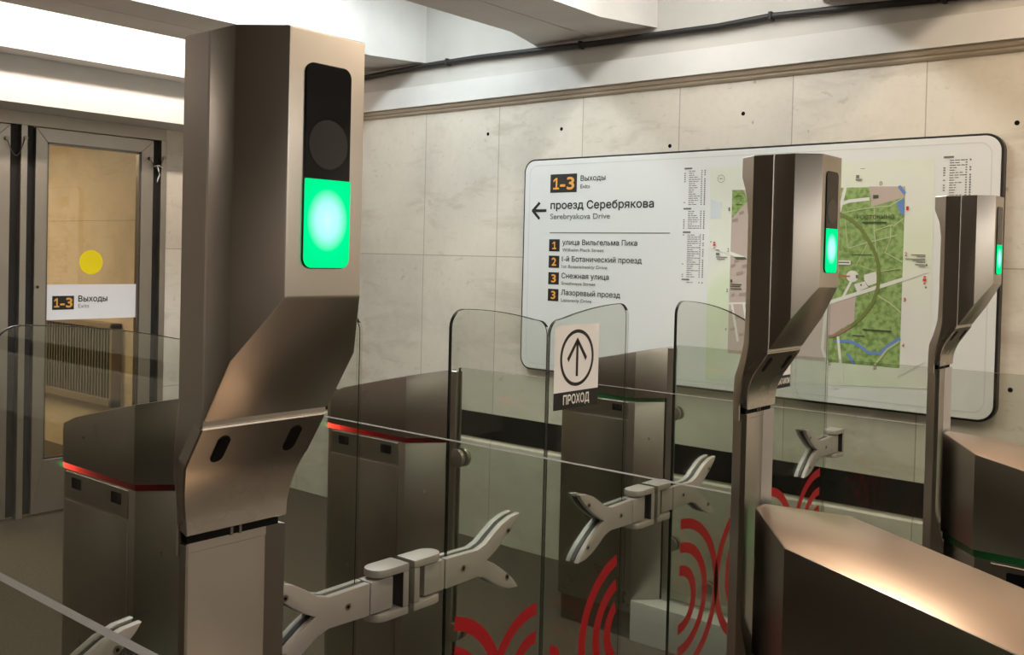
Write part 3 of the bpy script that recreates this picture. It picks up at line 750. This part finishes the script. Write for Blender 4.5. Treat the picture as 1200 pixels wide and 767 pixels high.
mp('footpath_print', [([(1.548, 1.616), (1.648, 1.635), (1.74, 1.643), (1.784, 1.670)], .004), ([(1.753, 1.568), (1.794, 1.599)], .004), ([(1.683, 1.638), (1.685, 1.551), (1.700, 1.441)], .004), ([(1.685, 1.551), (1.753, 1.574)], .004),
    ([(1.594, 1.486), (1.658, 1.507), (1.766, 1.534)], .004), ([(1.745, 1.574), (1.746, 1.522), (1.728, 1.471), (1.791, 1.438)], .004), ([(1.575, 1.592), (1.588, 1.486)], .003), ([(1.704, 1.313), (1.751, 1.286), (1.794, 1.252)], .005), ([(1.701, 1.052), (1.745, 1.114), (1.791, 1.149)], .007),
    ([(1.66, 1.50), (1.62, 1.42)], .003), ([(1.64, 1.42), (1.70, 1.40), (1.79, 1.415)], .003)], 6, (.42, .50, .27))
mp('walking_ring', [([(1.40, 1.60), (1.48, 1.63), (1.554, 1.616), (1.596, 1.595), (1.633, 1.563), (1.669, 1.510), (1.694, 1.464), (1.704, 1.426), (1.707, 1.400), (1.706, 1.342), (1.688, 1.283), (1.649, 1.229), (1.609, 1.191)], .013)], 7, (.16, .20, .055))
mp('ring_tail', [([(1.609, 1.191), (1.547, 1.152), (1.525, 1.148)], .010)], 7, (.30, .17, .13))
mp('building_print', [[(s, z), (s + w, z + .006), (s + w, z + .018), (s, z + .012)] for s, z, w in ((1.105, 1.585, .025), (1.135, 1.615, .02), (1.12, 1.42, .02), (1.155, 1.40, .025), (1.105, 1.40, .02), (1.13, 1.37, .03), (1.11, 1.28, .015), (1.145, 1.285, .04), (1.105, 1.21, .012), (1.13, 1.19, .02), (1.11, 1.14, .02), (1.15, 1.12, .02))], 6, (.33, .27, .235))
ink = MB(); f = B(9)
add_text(ink, 'РОСТОКИНО', f, 1.619, 1.758, 1.595, .0145, 0, .0002)
link('map_lettering', ink.mesh('map_lettering', plain('map_title_ink', (.05, .065, .025), .5)), mapo)
ink = MB()
for s, z, w, h in ((1.641, 1.579, .09, .006), (1.605, 1.460, .075, .003), (1.655, 1.180, .105, .005), (1.617, 1.156, .045, .004), (1.678, 1.672, .02, .012), (1.12, 1.44, .05, .004), (1.125, 1.435, .05, .003), (1.105, 1.33, .05, .004), (1.105, 1.322, .045, .004), (1.105, 1.312, .05, .004), (1.105, 1.34, .008, .012), (1.117, 1.69, .03, .003), (1.118, 1.655, .03, .003)): rect(ink, f, s, s + w, z, z + h)
link('caption_print', ink.mesh('caption_print', plain('map_dark_ink', (.05, .065, .025), .5)), mapo)['kind'] = 'stuff'
mp('label_plate', [[(1.546, 1.423), (1.601, 1.423), (1.601, 1.439), (1.546, 1.439)]], 9, (.72, .72, .70))
mp('metro_line_print', [([(1.50, 1.381), (1.60, 1.380)], .005)], 9, (.50, .14, .06))
ink = MB(); f = B(10); rect(ink, f, 1.551, 1.596, 1.429, 1.434); rect(ink, f, 1.622, 1.632, 1.374, 1.386); rect(ink, f, 1.640, 1.646, 1.346, 1.352)
for i, (s, z) in enumerate(((1.706, 1.722), (1.705, 1.040), (1.532, 1.040))): add_text(ink, ('D', 'D', 'C')[i], f, s - .005, s + .005, z - .002, .013, 0, .0002)
for i in range(4): add_text(ink, '1234'[i], f, 1.088, 1.094, (1.632, 1.465, 1.299, 1.140)[i], .014, 0, .0004)
rect(ink, f, 1.612, 1.624, 1.748, 1.760); rect(ink, f, 1.610, 1.636, 1.742, 1.745); rect(ink, f, 1.613, 1.634, 1.737, 1.739); rect(ink, f, 1.628, 1.644, 1.782, 1.784)
rect(ink, f, 1.036, 1.052, 1.450, 1.460); rect(ink, f, 1.036, 1.088, 1.440, 1.444); rect(ink, f, 1.04, 1.075, 1.433, 1.436); rect(ink, f, 1.034, 1.050, 1.470, 1.473); rect(ink, f, 1.008, 1.013, 1.502, 1.507)
for z, w in ((1.463, .05), (1.458, .03), (1.448, .07), (1.443, .045), (1.437, .03), (1.428, .035), (1.422, .02)): rect(ink, f, 1.872 - w, 1.872, z, z + .003)
for z in (1.425, 1.345): rect(ink, f, 1.874, 1.880, z, z + .007)
for i in range(24):
    a0, a1 = 2 * math.pi * i / 24, 2 * math.pi * (i + 1) / 24
    ink.face([f(1.050 + r * math.cos(a), 1.765 + r * math.sin(a)) for r, a in ((.016, a0), (.016, a1), (.0145, a1), (.0145, a0))])
rect(ink, f, 1.043, 1.056, 1.763, 1.766)
link('reference_print', ink.mesh('reference_print', GREYINK), mapo)['kind'] = 'stuff'
mp('red_mark_print', [[(s, z), (s + w, z), (s + w, z + h), (s, z + h)] for s, z, w, h in ((1.022, 1.499, .010, .006), (1.021, 1.488, .011, .008), (1.024, 1.478, .006, .004), (1.868, 1.383, .008, .006), (1.866, 1.370, .012, .010), (1.868, 1.36, .007, .004))], 10, (.55, .05, .04))
for i in range(4):
    rd = MB(); add_text(rd, '1234'[i], f, 1.800, 1.808, (1.627, 1.460, 1.294, 1.128)[i], .013, 0, .0004)
    link('grid_lettering', rd.mesh('grid_lettering', REDINK), mapo)
# small-print indexes left and right of the map
def index(name, s0, s1, blocks):
    mb = MB(); f = B(1); w = s1 - s0
    for z, rows, head in blocks:
        rect(mb, f, s0, s0 + w * .36, z - .004, z + .003)
        z -= .012 if head else .0
        for i in range(rows):
            zz = z - .0088 * i; L = R.uniform(.42, .80) * w
            x = s0 + w * .22
            while x < s0 + L:
                ww = R.uniform(.008, .022); rect(mb, f, x, min(x + ww, s0 + L), zz - .0016, zz + .0012); x += ww + .003
            rect(mb, f, s1 - w * .22, s1 - w * .16, zz - .002, zz + .002)
            if R.random() < .9: rect(mb, f, s1 - .0075, s1 - .002, zz - .0028, zz + .0028)
            if R.random() < .35: rect(mb, f, s0, s0 + .007, zz - .002, zz + .002)
    o = link(name, mb.mesh(name, plain('index_ink', (.17, .155, .155), .5)), bd); o['kind'] = 'stuff'; return o
index('street_index_print', .875, .978, [(1.814, 17, True), (1.644, 9, True), (1.545, 21, True), (1.345, 1, True)])
index('street_index_print', 1.923, 2.018, [(1.813, 24, True)])

# ------------------------------------------------------------------ lights
def area(name, loc, sx, sy, col, power, rot=(0, 0, 0)):
    l = bpy.data.lights.new(name, 'AREA'); l.shape = 'RECTANGLE'; l.size = sx; l.size_y = sy; l.color = col; l.energy = power
    o = bpy.data.objects.new(name, l); COL.objects.link(o); o.location = loc; o.rotation_euler = rot; return o
COOL, WARM = (.86, .96, 1.0), (1.0, .84, .70)
zl = ZC + .40
area('cove_lamp', (.8, 4.365, ZC + .115), 5.4, .05, (1.0, .85, .75), 44, (math.radians(80), 0, 0))
area('coffer_and_fill_lamp', (2.1, 3.36, zl), 2.4, .16, COOL, 34)
area('coffer_and_fill_lamp', (2.2, 1.93, zl), 2.2, .16, (.97, .97, .93), 30)
area('coffer_and_fill_lamp', (2.2, .50, zl), 2.2, .16, (1.0, .80, .60), 26)
area('coffer_and_fill_lamp', (2.2, -.93, zl), 2.2, .16, (1.0, .80, .60), 20)
area('coffer_and_fill_lamp', (2.0, -2.36, zl), 2.6, .16, (1.0, .92, .84), 66)
area('coffer_and_fill_lamp', (-5.2, 1.2, zl), 4.0, .3, WARM, 45)  # added fill light, brightens the unseen left wall for the steel's reflections
area('coffer_and_fill_lamp', (-1.8, -6.0, zl), 10.5, .3, (1.0, .94, .88), 310)  # added fill light along the unseen rear wall, brightens what the steel reflects
area('corridor_lamp', (1.6, 7.2, Zz(.91)), 1.6, .6, (1.0, .80, .52), 60)
w = bpy.data.worlds.new('hall_air'); w.use_nodes = True; scene.world = w
w.node_tree.nodes['Background'].inputs[0].default_value = (.9, .85, .8, 1); w.node_tree.nodes['Background'].inputs[1].default_value = .02

# ------------------------------------------------------------------ camera
yaw, pitch, roll = .69720, -.01810, .02423
fw = Vector((math.cos(yaw) * math.cos(pitch), math.sin(yaw) * math.cos(pitch), math.sin(pitch)))
rt = Vector((math.sin(yaw), -math.cos(yaw), 0)); up = rt.cross(fw)
c, s = math.cos(roll), math.sin(roll); r2 = c * rt + s * up; u2 = -s * rt + c * up
cam = bpy.data.cameras.new('camera'); co = bpy.data.objects.new('camera', cam); COL.objects.link(co)
mx = Matrix((r2, u2, -fw)).transposed().to_4x4(); mx.translation = Vector((0, 0, H)); co.matrix_world = mx
cam.sensor_width = 36; cam.sensor_fit = 'HORIZONTAL'; cam.lens = 36 * 1150.49 / 1200; cam.shift_y = (322.27 - 383.5) / 1200; cam.clip_start = .02
scene.camera = co
scene.view_settings.view_transform = 'Standard'; scene.view_settings.look = 'None'; scene.view_settings.gamma = 1
scene.view_settings.use_curve_mapping = False; scene.view_settings.exposure = 0.22
scene.cycles.max_bounces = 10; scene.cycles.transparent_max_bounces = 24; scene.cycles.glossy_bounces = 5
